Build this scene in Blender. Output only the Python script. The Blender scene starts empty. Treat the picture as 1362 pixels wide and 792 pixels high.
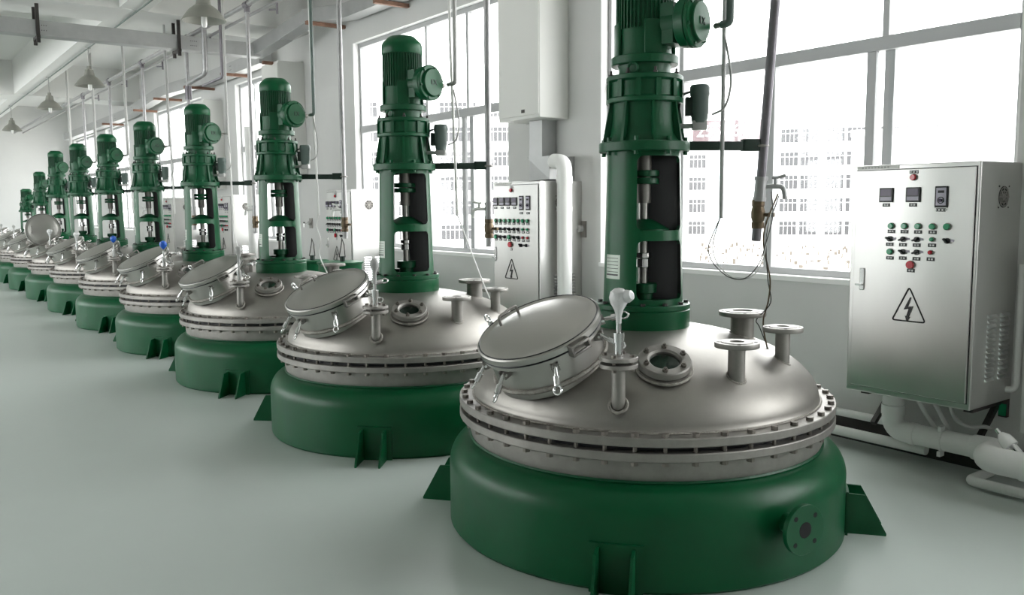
import bpy, bmesh, math, random
from mathutils import Vector, Matrix
random.seed(7)
PI = math.pi
C = bpy.context.scene.collection
SC = bpy.context.scene
V = Vector

# ------------------------------------------------------------------ camera
F_PX, YAW, PITCH, ROLL, EYE = 1141.5, .9333, .1062, -.008, 1.6
fw = V((-math.sin(YAW)*math.cos(PITCH), math.cos(YAW)*math.cos(PITCH), -math.sin(PITCH)))
rt = V((math.cos(YAW), math.sin(YAW), 0)); up = rt.cross(fw)
r2 = rt*math.cos(ROLL) + up*math.sin(ROLL); u2 = -rt*math.sin(ROLL) + up*math.cos(ROLL)
cam_d = bpy.data.cameras.new('camera'); cam = bpy.data.objects.new('camera', cam_d); C.objects.link(cam)
cam_d.sensor_fit = 'HORIZONTAL'; cam_d.sensor_width = 36; cam_d.lens = 36*F_PX/1362
cam_d.clip_start = .05; cam_d.clip_end = 1000
cam.matrix_world = Matrix(((r2.x, u2.x, -fw.x, 0), (r2.y, u2.y, -fw.y, 0), (r2.z, u2.z, -fw.z, EYE), (0, 0, 0, 1)))
SC.camera = cam

# ------------------------------------------------------------------ world, exposure
W = bpy.data.worlds.new('overcast_sky'); SC.world = W; W.use_nodes = True
bg = W.node_tree.nodes['Background']; bg.inputs[0].default_value = (1, .995, .99, 1); bg.inputs[1].default_value = 3.2
SC.view_settings.view_transform = 'Standard'; SC.view_settings.look = 'None'
SC.view_settings.exposure = 1.5; SC.view_settings.gamma = 1; SC.view_settings.use_curve_mapping = False
SC.cycles.use_denoising = True; SC.cycles.denoiser = 'OPENIMAGEDENOISE'
SC.cycles.max_bounces = 12; SC.cycles.diffuse_bounces = 7; SC.cycles.glossy_bounces = 5; SC.cycles.transparent_max_bounces = 12
SC.cycles.sample_clamp_indirect = 8

def portal(loc, rot, sx, sy):
    l = bpy.data.lights.new('window_portal', 'AREA'); l.shape = 'RECTANGLE'; l.size = sx; l.size_y = sy
    l.cycles.is_portal = True
    o = bpy.data.objects.new('window_portal', l); C.objects.link(o); o.location = loc; o.rotation_euler = rot

# ------------------------------------------------------------------ materials
M = {}
def mat(name, col, rough=.5, metal=0., var=.0, scale=6., bump=0., bscale=80., coat=0., rvar=0., spec=.5, emit=None, stretch=None, col2=None):
    m = bpy.data.materials.new(name); m.use_nodes = True; nt = m.node_tree; b = nt.nodes['Principled BSDF']
    b.inputs['Base Color'].default_value = (*col, 1); b.inputs['Roughness'].default_value = rough; b.inputs['Metallic'].default_value = metal
    b.inputs['Specular IOR Level'].default_value = spec
    if coat: b.inputs['Coat Weight'].default_value = coat; b.inputs['Coat Roughness'].default_value = .12
    if var or rvar or bump or col2:
        tc = nt.nodes.new('ShaderNodeTexCoord'); mp = nt.nodes.new('ShaderNodeMapping')
        nt.links.new(tc.outputs['Object'], mp.inputs[0])
        if stretch: mp.inputs['Scale'].default_value = stretch
        n = nt.nodes.new('ShaderNodeTexNoise'); n.inputs['Scale'].default_value = scale; n.inputs['Detail'].default_value = 6; n.inputs['Roughness'].default_value = .62
        nt.links.new(mp.outputs[0], n.inputs['Vector'])
        if var or col2:
            r = nt.nodes.new('ShaderNodeValToRGB'); r.color_ramp.elements[0].position = .15; r.color_ramp.elements[1].position = .85
            lo = tuple(max(0, c*(1-var)) for c in col); hi = tuple(min(1, c*(1+var)) for c in col)
            if col2: lo, hi = col, col2
            r.color_ramp.elements[0].color = (*lo, 1); r.color_ramp.elements[1].color = (*hi, 1)
            nt.links.new(n.outputs['Fac'], r.inputs[0]); nt.links.new(r.outputs[0], b.inputs['Base Color'])
        if rvar:
            mr = nt.nodes.new('ShaderNodeMapRange'); mr.inputs['From Min'].default_value = .15; mr.inputs['From Max'].default_value = .85
            mr.inputs['To Min'].default_value = max(.02, rough-rvar); mr.inputs['To Max'].default_value = min(1, rough+rvar)
            nt.links.new(n.outputs['Fac'], mr.inputs[0]); nt.links.new(mr.outputs[0], b.inputs['Roughness'])
        if bump:
            n2 = nt.nodes.new('ShaderNodeTexNoise'); n2.inputs['Scale'].default_value = bscale; n2.inputs['Detail'].default_value = 3
            nt.links.new(mp.outputs[0], n2.inputs['Vector'])
            bp = nt.nodes.new('ShaderNodeBump'); bp.inputs['Strength'].default_value = bump; bp.inputs['Distance'].default_value = .01
            nt.links.new(n2.outputs['Fac'], bp.inputs['Height']); nt.links.new(bp.outputs[0], b.inputs['Normal'])
    M[name] = m; return m
def glass_mat(name, tint, refl=.08, rough=.02):
    m = bpy.data.materials.new(name); m.use_nodes = True; nt = m.node_tree; nt.nodes.remove(nt.nodes['Principled BSDF'])
    t = nt.nodes.new('ShaderNodeBsdfTransparent'); t.inputs[0].default_value = (*tint, 1)
    g = nt.nodes.new('ShaderNodeBsdfGlossy'); g.inputs['Roughness'].default_value = rough
    x = nt.nodes.new('ShaderNodeMixShader'); x.inputs[0].default_value = refl
    nt.links.new(t.outputs[0], x.inputs[1]); nt.links.new(g.outputs[0], x.inputs[2]); nt.links.new(x.outputs[0], nt.nodes['Material Output'].inputs[0])
    M[name] = m
mat('wall_paint', (.60, .60, .59), .8, var=.04, scale=1.2, bump=.05, bscale=60)
mat('white_paint', (.8, .8, .79), .6, var=.03, scale=2)
mat('ceiling_paint', (.70, .70, .685), .85, var=.04, scale=.8)
mat('floor_epoxy', (.50, .55, .522), .36, var=.08, scale=.7, rvar=.06, spec=.45)
mat('aluminium', (.40, .405, .41), .5, .2)
mat('green', (.0012, .083, .028), .36, var=.2, scale=4, rvar=.06, bump=.03, bscale=30, spec=.32)
mat('green_cast', (.0015, .078, .028), .42, var=.2, scale=9, bump=.1, bscale=70, spec=.4)
mat('dark_green', (.004, .02, .012), .5)
mat('inner_dark', (.006, .007, .007), .7)
mat('hole', (.004, .004, .005), .8)
mat('steel', (.345, .328, .305), .47, .93, var=.22, scale=3.0, rvar=.10, bump=.03, bscale=30, stretch=(1, 1, 1.6))
mat('steel_bright', (.50, .485, .46), .33, .95, var=.05, scale=3, rvar=.05)
mat('steel_dull', (.32, .305, .285), .52, .75, var=.25, scale=8, bump=.06, bscale=60)
mat('bolt_steel', (.20, .18, .16), .5, .6, var=.4, scale=30)
mat('weld', (.36, .34, .31), .6, .8, var=.4, scale=60, bump=.6, bscale=160)
mat('chrome', (.8, .8, .8), .12, 1.)
mat('galvanised', (.44, .445, .445), .45, .6, var=.12, scale=7, rvar=.08)
mat('galvanised_pipe', (.40, .395, .40), .45, .75, var=.2, scale=12)
mat('dark_pipe', (.21, .195, .215), .42, .7, var=.25, scale=9)
mat('brass', (.16, .12, .08), .45, .85, var=.35, scale=25)
mat('pvc', (.80, .80, .785), .38, var=.03, scale=3)
mat('cream_box', (.70, .70, .675), .45, var=.02, scale=2)
mat('stainless_sheet', (.60, .595, .58), .36, .92, var=.07, scale=2.4, rvar=.07, stretch=(1, 1, .35))
mat('black_plastic', (.012, .012, .014), .35)
mat('display_purple', (.05, .03, .075), .25)
mat('display_grey', (.48, .45, .54), .35)
mat('white_mark', (.8, .8, .8), .5)
mat('red_button', (.62, .012, .03), .25, coat=.5)
mat('green_button', (.01, .30, .13), .25, coat=.5)
mat('grey_plastic', (.42, .42, .41), .4)
mat('aux_grey', (.10, .14, .125), .4, var=.1, scale=10)
mat('blue_film', (.015, .11, .55), .28, var=.35, scale=40, bump=.5, bscale=60)
mat('clear_film', (.74, .74, .74), .25, var=.12, scale=30, bump=.6, bscale=40)
mat('cable_black', (.05, .05, .045), .5)
mat('cable_white', (.75, .75, .73), .5)
mat('rust', (.23, .125, .085), .7, var=.4, scale=14)
mat('bracket_dark', (.035, .03, .028), .6, var=.3, scale=12)
mat('lamp_shade', (.27, .27, .24), .5, var=.04)
mat('lamp_inside', (.78, .80, .77), .4)
mat('nameplate', (.40, .46, .40), .4, .3, var=.15, scale=20)
mat('facade', (.80, .80, .80), .9, var=.03, scale=.2)
mat('facade_blue', (.70, .77, .82), .9)
mat('far_glass', (.062, .062, .066), .7)
mat('sign_red', (.105, .074, .08), .9)
mat('waste_ground', (.58, .56, .53), .95, var=.25, scale=.05)
mat('dry_grass', (.10, .085, .07), .9)
mat('bulb_glass', (.85, .85, .84), .2)
mat('port_fog', (.20, .215, .205), .3)
glass_mat('pane_glass', (.96, .975, .975), .05)
glass_mat('port_glass', (.42, .48, .45), .22, .05)

# ------------------------------------------------------------------ mesh builder
class MB:
    def __init__(s): s.v = []; s.f = []
    def add(s, vs, fs, T=None):
        b = len(s.v)
        s.v += [tuple(T @ V(v)) for v in vs] if T else [tuple(v) for v in vs]
        s.f += [tuple(b+i for i in f) for f in fs]; return s
    def box(s, c, d, T=None):
        x, y, z = c; a, b, e = d[0]/2, d[1]/2, d[2]/2
        vs = [(x+i*a, y+j*b, z+k*e) for i in (-1, 1) for j in (-1, 1) for k in (-1, 1)]
        return s.add(vs, [(0, 1, 3, 2), (4, 6, 7, 5), (0, 4, 5, 1), (2, 3, 7, 6), (0, 2, 6, 4), (1, 5, 7, 3)], T)
    def span(s, a, b):
        return s.box([(a[i]+b[i])/2 for i in range(3)], [abs(b[i]-a[i]) for i in range(3)])
    def lathe(s, prof, n=48, T=None, closed=False):
        vs, fs = [], []
        idx = []
        for r, z in prof:
            if r < 1e-6: idx.append([len(vs)]*n); vs.append((0, 0, z))
            else:
                idx.append(list(range(len(vs), len(vs)+n))); vs += [(r*math.cos(2*PI*k/n), r*math.sin(2*PI*k/n), z) for k in range(n)]
        pr = list(zip(idx[:-1], idx[1:]))
        if closed: pr.append((idx[-1], idx[0]))
        for a, b in pr:
            for k in range(n):
                q = [a[k], a[(k+1) % n], b[(k+1) % n], b[k]]
                o = []
                [o.append(t) for t in q if t not in o]
                if len(o) > 2: fs.append(o)
        return s.add(vs, fs, T)
    def cyl(s, p0, p1, r, r1=None, n=20, bev=0):
        p0, p1 = V(p0), V(p1); h = (p1-p0).length; r1 = r if r1 is None else r1
        if bev: pf = [(0, 0), (r-bev, 0), (r, bev), (r1, h-bev), (r1-bev, h), (0, h)]
        else: pf = [(0, 0), (r, 0), (r1, h), (0, h)]
        return s.lathe(pf, n, frame(p0, p1-p0))
    def tube(s, path, r, n=10, caps=True, inner=None):
        P = [V(p) for p in path]; vs, fs = [], []
        t = (P[1]-P[0]).normalized(); a = t.orthogonal().normalized()
        for i, p in enumerate(P):
            if i == 0: d = P[1]-P[0]
            elif i == len(P)-1: d = P[-1]-P[-2]
            else: d = (P[i+1]-p).normalized()+(p-P[i-1]).normalized()
            d.normalize(); a = (a-d*a.dot(d)).normalized(); b = d.cross(a)
            vs += [p+r*(math.cos(2*PI*k/n)*a+math.sin(2*PI*k/n)*b) for k in range(n)]
        for i in range(len(P)-1):
            for k in range(n): fs.append((i*n+k, i*n+(k+1) % n, (i+1)*n+(k+1) % n, (i+1)*n+k))
        if caps: fs += [tuple(range(n))[::-1], tuple(range((len(P)-1)*n, len(P)*n))]
        return s.add(vs, fs)
    def torus(s, c, ax, R, r, n=28, m=8):
        return s.lathe([(R+r*math.cos(2*PI*k/m), r*math.sin(2*PI*k/m)) for k in range(m)], n, frame(c, ax), True)
    def prism(s, poly, d, T=None):
        n = len(poly); vs = [(x, y, 0) for x, y in poly]+[(x, y, d) for x, y in poly]
        fs = [tuple(range(n))[::-1], tuple(range(n, 2*n))]+[(k, (k+1) % n, (k+1) % n+n, k+n) for k in range(n)]
        return s.add(vs, fs, T)
    def mesh(s, name, smooth=35, bevel=0):
        me = bpy.data.meshes.new(name); me.from_pydata(s.v, [], s.f)
        bm = bmesh.new(); bm.from_mesh(me)
        bmesh.ops.recalc_face_normals(bm, faces=bm.faces)
        if bevel:
            es = [e for e in bm.edges if len(e.link_faces) == 2 and e.calc_face_angle(0) > .8]
            bmesh.ops.bevel(bm, geom=es, offset=bevel, segments=2, affect='EDGES', profile=.5, clamp_overlap=True)
        bm.to_mesh(me); bm.free()
        if smooth:
            me.polygons.foreach_set('use_smooth', [True]*len(me.polygons)); me.set_sharp_from_angle(angle=math.radians(smooth))
        return me
    def build(s, name, material, parent=None, smooth=35, bevel=0):
        return link(name, s.mesh(name, smooth, bevel), material, parent)
def frame(o, ax):
    z = V(ax).normalized(); x = z.orthogonal().normalized()
    if abs(z.z) > .999: x = V((1, 0, 0))
    else: x = V((0, 0, 1)).cross(z).normalized()
    y = z.cross(x)
    return Matrix(((x.x, y.x, z.x, o[0]), (x.y, y.y, z.y, o[1]), (x.z, y.z, z.z, o[2]), (0, 0, 0, 1)))
def link(name, me, material, parent=None):
    o = bpy.data.objects.new(name, me); C.objects.link(o)
    if material and not me.materials: me.materials.append(M[material])
    if parent: o.parent = parent
    return o
def tag(o, label, cat, group=None):
    o['label'] = label; o['category'] = cat
    if group: o['group'] = group
    return o
def thing(name, label=None, cat=None, loc=(0, 0, 0), rz=0, group=None):
    o = bpy.data.objects.new(name, None); C.objects.link(o); o.location = loc; o.rotation_euler = (0, 0, rz); o.empty_display_size = .1
    if label: tag(o, label, cat, group)
    return o
def struct(o, label=None):
    o['kind'] = 'structure'
    if label: o['label'] = label
    return o
KIDS = {}
def copy_tree(o, parent=None):
    c = o.copy(); C.objects.link(c); c.parent = parent
    for ch in o.children: copy_tree(ch, c)
    return c
def fillet(pts, rad, n=6):
    P = [V(p) for p in pts]; out = [P[0]]
    for i in range(1, len(P)-1):
        a, b, c = P[i-1], P[i], P[i+1]; u = (a-b).normalized(); w = (c-b).normalized()
        d = min(rad, (a-b).length*.49, (c-b).length*.49)
        for k in range(n+1):
            t = k/n; out.append((b+u*d)*(1-t)**2+b*2*t*(1-t)+(b+w*d)*t*t)
    out.append(P[-1]); return out
def pol(r, az, z=0): a = math.radians(az); return V((r*math.cos(a), r*math.sin(a), z))
def sag(a, b, drop, n=14):
    a, b = V(a), V(b)
    return [a.lerp(b, k/n)-V((0, 0, drop*4*(k/n)*(1-k/n))) for k in range(n+1)]
def spline(pts, n=6):
    P = [V(p) for p in pts]; P = [P[0]*2-P[1]]+P+[P[-1]*2-P[-2]]; out = []
    for i in range(1, len(P)-2):
        for k in range(n):
            t = k/n; p0, p1, p2, p3 = P[i-1:i+3]
            out.append(.5*((2*p1)+(p2-p0)*t+(2*p0-5*p1+4*p2-p3)*t*t+(3*p1-p0-3*p2+p3)*t**3))
    out.append(P[-2]); return out
def text_mesh(name, txt, size, depth, T, material, parent=None):
    cu = bpy.data.curves.new(name, 'FONT'); cu.body = txt; cu.size = size; cu.extrude = depth; cu.align_x = 'CENTER'; cu.align_y = 'CENTER'; cu.resolution_u = 3
    t = bpy.data.objects.new(name, cu); C.objects.link(t)
    dg = bpy.context.evaluated_depsgraph_get(); me = bpy.data.meshes.new_from_object(t.evaluated_get(dg))
    bpy.data.objects.remove(t); bpy.data.curves.remove(cu)
    me.transform(T); me.materials.clear(); return link(name, me, material, parent)

# ------------------------------------------------------------------ room shell
X_END, X_NEAR, Y_WIN, Y_OPP, Z_CEIL, Z_BEAM = -31.0, 5.0, 5.25, -6.5, 4.83, 4.1
SILL, HEAD, TRANS = 1.08, 3.75, 2.63
struct(MB().span((X_END-.3, Y_OPP-.3, -.2), (X_NEAR+.3, Y_WIN+.24, 0)).build('floor', 'floor_epoxy', smooth=0))
struct(MB().span((X_END-.3, Y_OPP-.3, Z_CEIL), (X_NEAR+.3, Y_WIN+.24, Z_CEIL+.2)).build('ceiling', 'ceiling_paint', smooth=0))
WINS = [(-.9, 2.6), (-5.75, -2.25), (-10.58, -7.12), (-15.2, -13.05), (-20.6, -17.1), (-25.6, -23.0), (-30.2, -26.9)]
mb = MB(); mb.span((X_END-.3, Y_WIN, 0), (X_NEAR+.3, Y_WIN+.24, SILL)); mb.span((X_END-.3, Y_WIN, HEAD), (X_NEAR+.3, Y_WIN+.24, Z_CEIL))
xs = [X_NEAR+.3]
for a, b in WINS: xs += [b, a]
xs.append(X_END-.3)
for k in range(0, len(xs), 2): mb.span((xs[k+1], Y_WIN, SILL), (xs[k], Y_WIN+.24, HEAD))
struct(mb.build('wall_right', 'wall_paint', smooth=0))
struct(MB().span((X_END-.3, Y_OPP, 0), (X_END, Y_WIN, Z_CEIL)).build('wall_back', 'wall_paint', smooth=0))
struct(MB().span((X_NEAR, Y_OPP, 0), (X_NEAR+.3, Y_WIN, Z_CEIL)).build('wall_front', 'wall_paint', smooth=0))
OPP = [(-30+k*5, -26+k*5) for k in range(5)]  # unseen windows added to light the room, count and span tuned for it
mb = MB(); mb.span((X_END-.3, Y_OPP-.24, 0), (X_NEAR+.3, Y_OPP, .9)); mb.span((X_END-.3, Y_OPP-.24, HEAD), (X_NEAR+.3, Y_OPP, Z_CEIL))
xs = [X_END-.3]
for a, b in OPP: xs += [a, b]
xs.append(X_NEAR+.3)
for k in range(0, len(xs), 2): mb.span((xs[k], Y_OPP-.24, .9), (xs[k+1], Y_OPP, HEAD))
struct(mb.build('wall_left', 'wall_paint', smooth=0))
wn = 0
def window(a, b, y, z0, z1, npan, sign, portal_on=True):
    global wn; wn += 1
    w = struct(thing('window_%d' % wn)); w.location = ((a+b)/2, y, z0)
    W_, H_ = b-a, z1-z0; tz = TRANS-z0; yo = sign*.11; t = .055
    f = MB()
    f.span((-W_/2, yo-.03, 0), (W_/2, yo+.03, t)); f.span((-W_/2, yo-.03, H_-t), (W_/2, yo+.03, H_))
    for s in (-1, 1): f.span((s*W_/2, yo-.03, t), (s*(W_/2-t), yo+.03, H_-t))
    f.build('window_frame', 'aluminium', w, 0, .004)
    MB().span((-W_/2+t, yo-.04, tz-.045), (W_/2-t, yo+.04, tz+.045)).build('transom', 'aluminium', w, 0, .004)
    pw = W_/npan
    for k in range(1, npan):
        x = -W_/2+k*pw
        MB().span((x-.022, yo-.028, tz+.045), (x+.022, yo+.028, H_-t)).build('mullion', 'aluminium', w, 0)
        if k == npan-1:   # a pair of sliding sash stiles with a gap between
            MB().span((x-.12, yo-.035, t), (x-.055, yo+.0, tz-.045)).build('sash_stile', 'aluminium', w, 0, .003)
            MB().span((x-.015, yo, t), (x+.055, yo+.035, tz-.045)).build('sash_stile', 'aluminium', w, 0, .003)
        else:
            MB().span((x-.035, yo-.032, t), (x+.035, yo+.032, tz-.045)).build('mullion', 'aluminium', w, 0, .003)
    for k in range(npan):
        x0, x1 = -W_/2+k*pw+.02, -W_/2+(k+1)*pw-.02
        MB().span((x0, yo-.003, t), (x1, yo+.003, tz-.04)).build('pane', 'pane_glass', w, 0)
        MB().span((x0, yo-.003, tz+.04), (x1, yo+.003, H_-t)).build('pane', 'pane_glass', w, 0)
    # white sill and reveal lining
    MB().span((-W_/2, -sign*.02, -.03), (W_/2, sign*.08, .008)).build('window_sill', 'white_paint', w, 0, .004)
    for s in (-1, 1): MB().span((s*W_/2, 0, .008), (s*(W_/2-.012), sign*.08, H_)).build('reveal', 'white_paint', w, 0)
    if portal_on: portal(((a+b)/2, y+sign*.26, (z0+z1)/2), (-PI/2 if sign > 0 else PI/2, 0, 0), W_, H_)
for a, b in WINS: window(a, b, Y_WIN, SILL, HEAD, 4 if b-a > 3 else 3, 1)
for a, b in OPP: window(a, b, Y_OPP, .9, HEAD, 4, -1)
# ceiling beams
for x0, x1 in ((-12.72, -11.8), (-22.7, -21.75), (-2.8, -1.9)):
    struct(MB().span((x0, Y_OPP, Z_BEAM), (x1, Y_WIN, Z_CEIL)).build('ceiling_beam', 'ceiling_paint', smooth=0))
for y0, y1 in ((2.66, 3.0), (1.05, 1.5), (-.6, -.2), (-2.4, -2), (-4.3, -3.9)):
    for x0, x1 in ((X_END, -22.7), (-21.75, -12.72), (-11.8, -2.8), (-1.9, X_NEAR)):
        struct(MB().span((x0, y0, Z_BEAM+.012), (x1, y1, Z_CEIL)).build('ceiling_joist', 'ceiling_paint', smooth=0))
struct(MB().span((X_END, Y_WIN-.012, 0), (X_NEAR, Y_WIN, .17)).build('shadow_strip_right', 'bracket_dark', smooth=0))  # dark strip that paints in the black shadow behind the floor pipes
# ------------------------------------------------------------------ outside
g = MB().span((-420, Y_WIN+3, -4.3), (250, 420, -4)).build('ground', 'waste_ground', smooth=0); struct(g)
BW, BH = 2.5, 2.0
mw = MB(); mw.span((-BW/2, -.06, -BH/2), (BW/2, .12, BH/2)); far_win = mw.mesh('far_window', 0)
mw = MB()
for x in (-.25, 0, .25): mw.span((x*BW-.035, -.1, -BH/2), (x*BW+.035, .1, BH/2))
mw.span((-BW/2, -.1, BH*.15), (BW/2, .1, BH*.2)); far_bar = mw.mesh('far_bars', 0)
def building(px_dir, dist, x_left, x_right, h, floors, cols, label, skip=(), matn='facade', fz0=-2.4, fh=3.5):
    a = math.atan2(fw.y, fw.x)+math.atan((681-px_dir)/F_PX)
    d = V((math.cos(a), math.sin(a), 0)); loc = d*dist
    b = thing('apartment_building', label, 'building', (loc.x, loc.y, -4), a-PI/2)
    MB().span((x_left, 0, 0), (x_right, 14, h)).build('facade_wall', matn, b, 0)
    MB().span((x_left-.3, -.3, h), (x_right+.3, 14.3, h+.8)).build('parapet', matn, b, 0)
    for fl in range(floors):
        for x in cols:
            if (fl, x) in skip: continue
            w = link('window', far_win, 'far_glass', b); w.location = (x, 0, fl*fh+1.9)
            link('window_bars', far_bar, 'facade', w)
        MB().span((x_left, -.18, fl*fh+3.3), (x_right, 0, fl*fh+3.45)).build('ledge', matn, b, 0)
    return b
building(990, 139, 4.6, 34, 19.5, 5, [6.4, 9.3, 13.0, 15.9, 20.5, 24, 28, 31.6], 'white office block seen through the window nearest the camera, right half')
bl = building(930, 141, -8, 1.9, 15.4, 4, [-6.8, -3.6, -.4], 'white office block behind the lone pipe, with pink phone sign on top')
bs = building(985, 172, -9, 4, 15.5, 1, [], 'plain pale blue end wall between the two office blocks', matn='facade_blue')
MB().span((-1.2, -.6, 15.3), (10.8, -.2, 18.7)).build('sign_board', 'sign_red', bl, 0)
for x in (-.6, 1.5): MB().span((x-.1, -.4, 14.8), (x+.1, -.1, 17)).build('sign_post', 'sign_red', bl, 0)
text_mesh('sign_lettering', '255  6111', 2.6, .05, Matrix.Translation((4.6, -.68, 17.0)) @ Matrix.Rotation(PI/2, 4, 'X'), 'white_mark', bl)
building(600, 125, -24, 26, 21, 6, [-21, -18.4, -14, -11.4, -7, -4.4, 0, 2.6, 7, 9.6, 14, 16.6, 21], 'white housing block seen through the window behind the second reactor')
building(430, 170, -20, 18, 20, 5, [-16, -12, -8, -4, 0, 4, 8, 12, 16], 'distant white block seen past the third reactor column')
building(1270, 118, -12, 16, 14, 3, [-9, -5, -1, 3, 7, 11], 'low white block seen above the nearest control cabinet')
mb = MB()
for k in range(600):
    a = math.atan2(fw.y, fw.x)+random.uniform(-.45, .08); d = random.uniform(35, 120); x, y = d*math.cos(a), d*math.sin(a)
    h = random.uniform(.2, .9); s_ = random.uniform(.04, .22)
    mb.prism([(x-s_, y-s_*.4), (x+s_, y-.3*s_), (x+.2*s_, y+s_*.6)], h*.6, Matrix.Translation((0, 0, -4)))
gr = mb.build('dry_scrub', 'dry_grass', smooth=0); gr['kind'] = 'stuff'; tag(gr, 'brown dry scrub scattered over the waste ground outside', 'scrub')

# ------------------------------------------------------------------ reactors
X0, YR, DX = -3.112, 3.138, 2.430
def arc(cx, cz, rx, rz, a0, a1, n): return [(cx+rx*math.cos(math.radians(a0+(a1-a0)*k/n)), cz+rz*math.sin(math.radians(a0+(a1-a0)*k/n))) for k in range(n+1)]
TANK, TOP = set(), set()
root = thing('reactor')
def part(mb, name, mt, parent=None, tank=True, **k):
    o = mb.build(name, mt, parent or root, **k)
    if not parent: (TANK if tank else TOP).add(o.data.name)
    return o
N = 96
jk = part(MB().lathe([(.9, 0), (.985, 0), (.998, .015)]+arc(.872, .30, .126, .138, 0, 90, 12)+[(.86, .438)], N), 'jacket', 'green')
part(MB().torus((0, 0, .441), (0, 0, 1), .884, .009, N, 6), 'weld_seam', 'green_cast', jk)
part(MB().lathe([(.86, .40), (.880, .43), (.890, .47), (.892, .545), (.85, .545)], N), 'shell_neck', 'steel_dull')
part(MB().lathe([(.85, .544), (.94, .544), (.943, .548), (.943, .578), (.94, .582), (.85, .582)], N, closed=True), 'lower_flange', 'steel_dull')
part(MB().lathe([(.85, .582), (.895, .582), (.895, .608), (.85, .608)], N, closed=True), 'gasket', 'black_plastic')
part(MB().lathe([(.85, .608), (.94, .608), (.943, .612), (.943, .643), (.94, .647), (.85, .647)], N, closed=True), 'upper_flange', 'steel_dull')
Z0, DB, DA = .662, .340, .864
dome = part(MB().lathe([(.84, .64), (.876, .647), (.868, .656)]+arc(0, Z0, DA, DB, 0, 80, 30)+[(.05, 1.0)], N), 'dome', 'steel')
part(MB().torus((0, 0, .650), (0, 0, 1), .872, .006, N, 6), 'weld_seam', 'weld', dome)
def dz(r): return Z0+DB*math.sqrt(max(0, 1-(r/DA)**2))
def dn(r, az):
    n = V((r/DA**2, 0, (dz(r)-Z0)/DB**2)).normalized(); a = math.radians(az)
    return V((n.x*math.cos(a), n.x*math.sin(a), n.z))
# feet
for k in range(4):
    az = math.radians(-51+90*k); R = Matrix.Rotation(az, 4, 'Z')
    pad = MB()
    pa = [(-.112+.224*j/6) for j in range(7)]
    vs = [pol(1.0, math.degrees(t), z) for t in pa for z in (0, .215)]+[pol(1.012, math.degrees(t), z) for t in pa for z in (0, .215)]
    fs = []
    for j in range(6):
        fs += [(14+2*j, 16+2*j, 17+2*j, 15+2*j), (2*j+1, 2*j+3, 17+2*j, 15+2*j)]
    fs += [(0, 1, 15, 14), (12, 13, 27, 26)]
    pad.add(vs, fs, R); ft = part(pad, 'foot_pad', 'green', jk)
    for s in (-1, 1):
        T = R @ Matrix.Translation((0, s*.075+.006, 0)) @ Matrix.Rotation(PI/2, 4, 'X')
        part(MB().prism([(.985, 0), (1.185, 0), (1.185, .012), (1.085, .195), (.985, .2)], .012, T), 'gusset_plate', 'green', jk)
# side nozzle on jacket
a_, b_ = pol(.96, -8, .267), pol(1.085, -8, .267)
ax = pol(1, -8)
sn = part(MB().cyl(a_, b_, .042, n=28), 'side_nozzle', 'green', jk)
T = frame(b_-ax*.004, ax)
part(MB().lathe([(.034, 0), (.105, 0), (.107, .002), (.107, .02), (.105, .022), (.034, .022)], 40, T, True).lathe([(.0, .002), (.034, .002)], 24, T), 'nozzle_flange', 'green', jk)
hb = MB()
for k in range(4):
    c = T @ V((.078*math.cos(PI/4+k*PI/2), .078*math.sin(PI/4+k*PI/2), .0222)); hb.cyl(c, c+ax*.0008, .011, n=14)
hb.cyl(b_+ax*.0175, b_+ax*.0188, .034, n=24); part(hb, 'bolt_hole', 'hole', jk)
# manhole
mc = V((.058, -.722, 1.031)); mth, mph = math.radians(25.2), math.radians(-85.5)
mn = V((math.sin(mth)*math.cos(mph), math.sin(mth)*math.sin(mph), math.cos(mth)))
MT = frame(mc, mn)   # local x horizontal, y uphill
mh = part(MB().lathe([(.262, -.20), (.262, -.035), (.285, -.035), (.285, -.012), (.25, -.012)], 64, MT), 'manhole_neck', 'steel_bright')
part(MB().torus(mc-mn*.158, mn, .268, .012, 64, 6), 'weld_seam', 'weld', mh)
def lid_mesh():
    m = MB().lathe([(.25, -.010), (.288, -.010), (.294, -.004), (.294, .020), (.288, .026), (.276, .028), (.262, .024), (.23, .034), (.17, .046), (.09, .054), (0, .056)], 72).mesh('lid'); m.materials.append(M['steel_bright']); return m
LID = lid_mesh()
def gasket_mesh():
    m = MB().torus((0, 0, -.011), (0, 0, 1), .289, .0045, 64, 6).mesh('gasket'); m.materials.append(M['black_plastic']); return m
GSK = gasket_mesh()
TRM = MB().torus((0, 0, .0265), (0, 0, 1), .283, .0035, 64, 6).mesh('lid_trim'); TRM.materials.append(M['black_plastic'])
def handle_mesh():
    m = MB().tube(fillet([(-.06, 0, .0), (-.06, 0, .05), (.06, 0, .05), (.06, 0, .0)], .02), .0065, 10).mesh('handle'); m.materials.append(M['steel_dull']); return m
HND = handle_mesh()
LIDS = []
def place_lid(parent, T):
    l = link('lid', LID, None, parent); l.matrix_local = T
    gk = link('lid_gasket', GSK, None, parent); gk.matrix_local = T
    tr = link('lid_trim', TRM, None, parent); tr.matrix_local = T
    h = link('handle', HND, None, parent); h.matrix_local = T @ Matrix.Translation((-.185, .0, .036)) @ Matrix.Rotation(math.radians(90), 4, 'Z')
place_lid(mh, MT)
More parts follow.
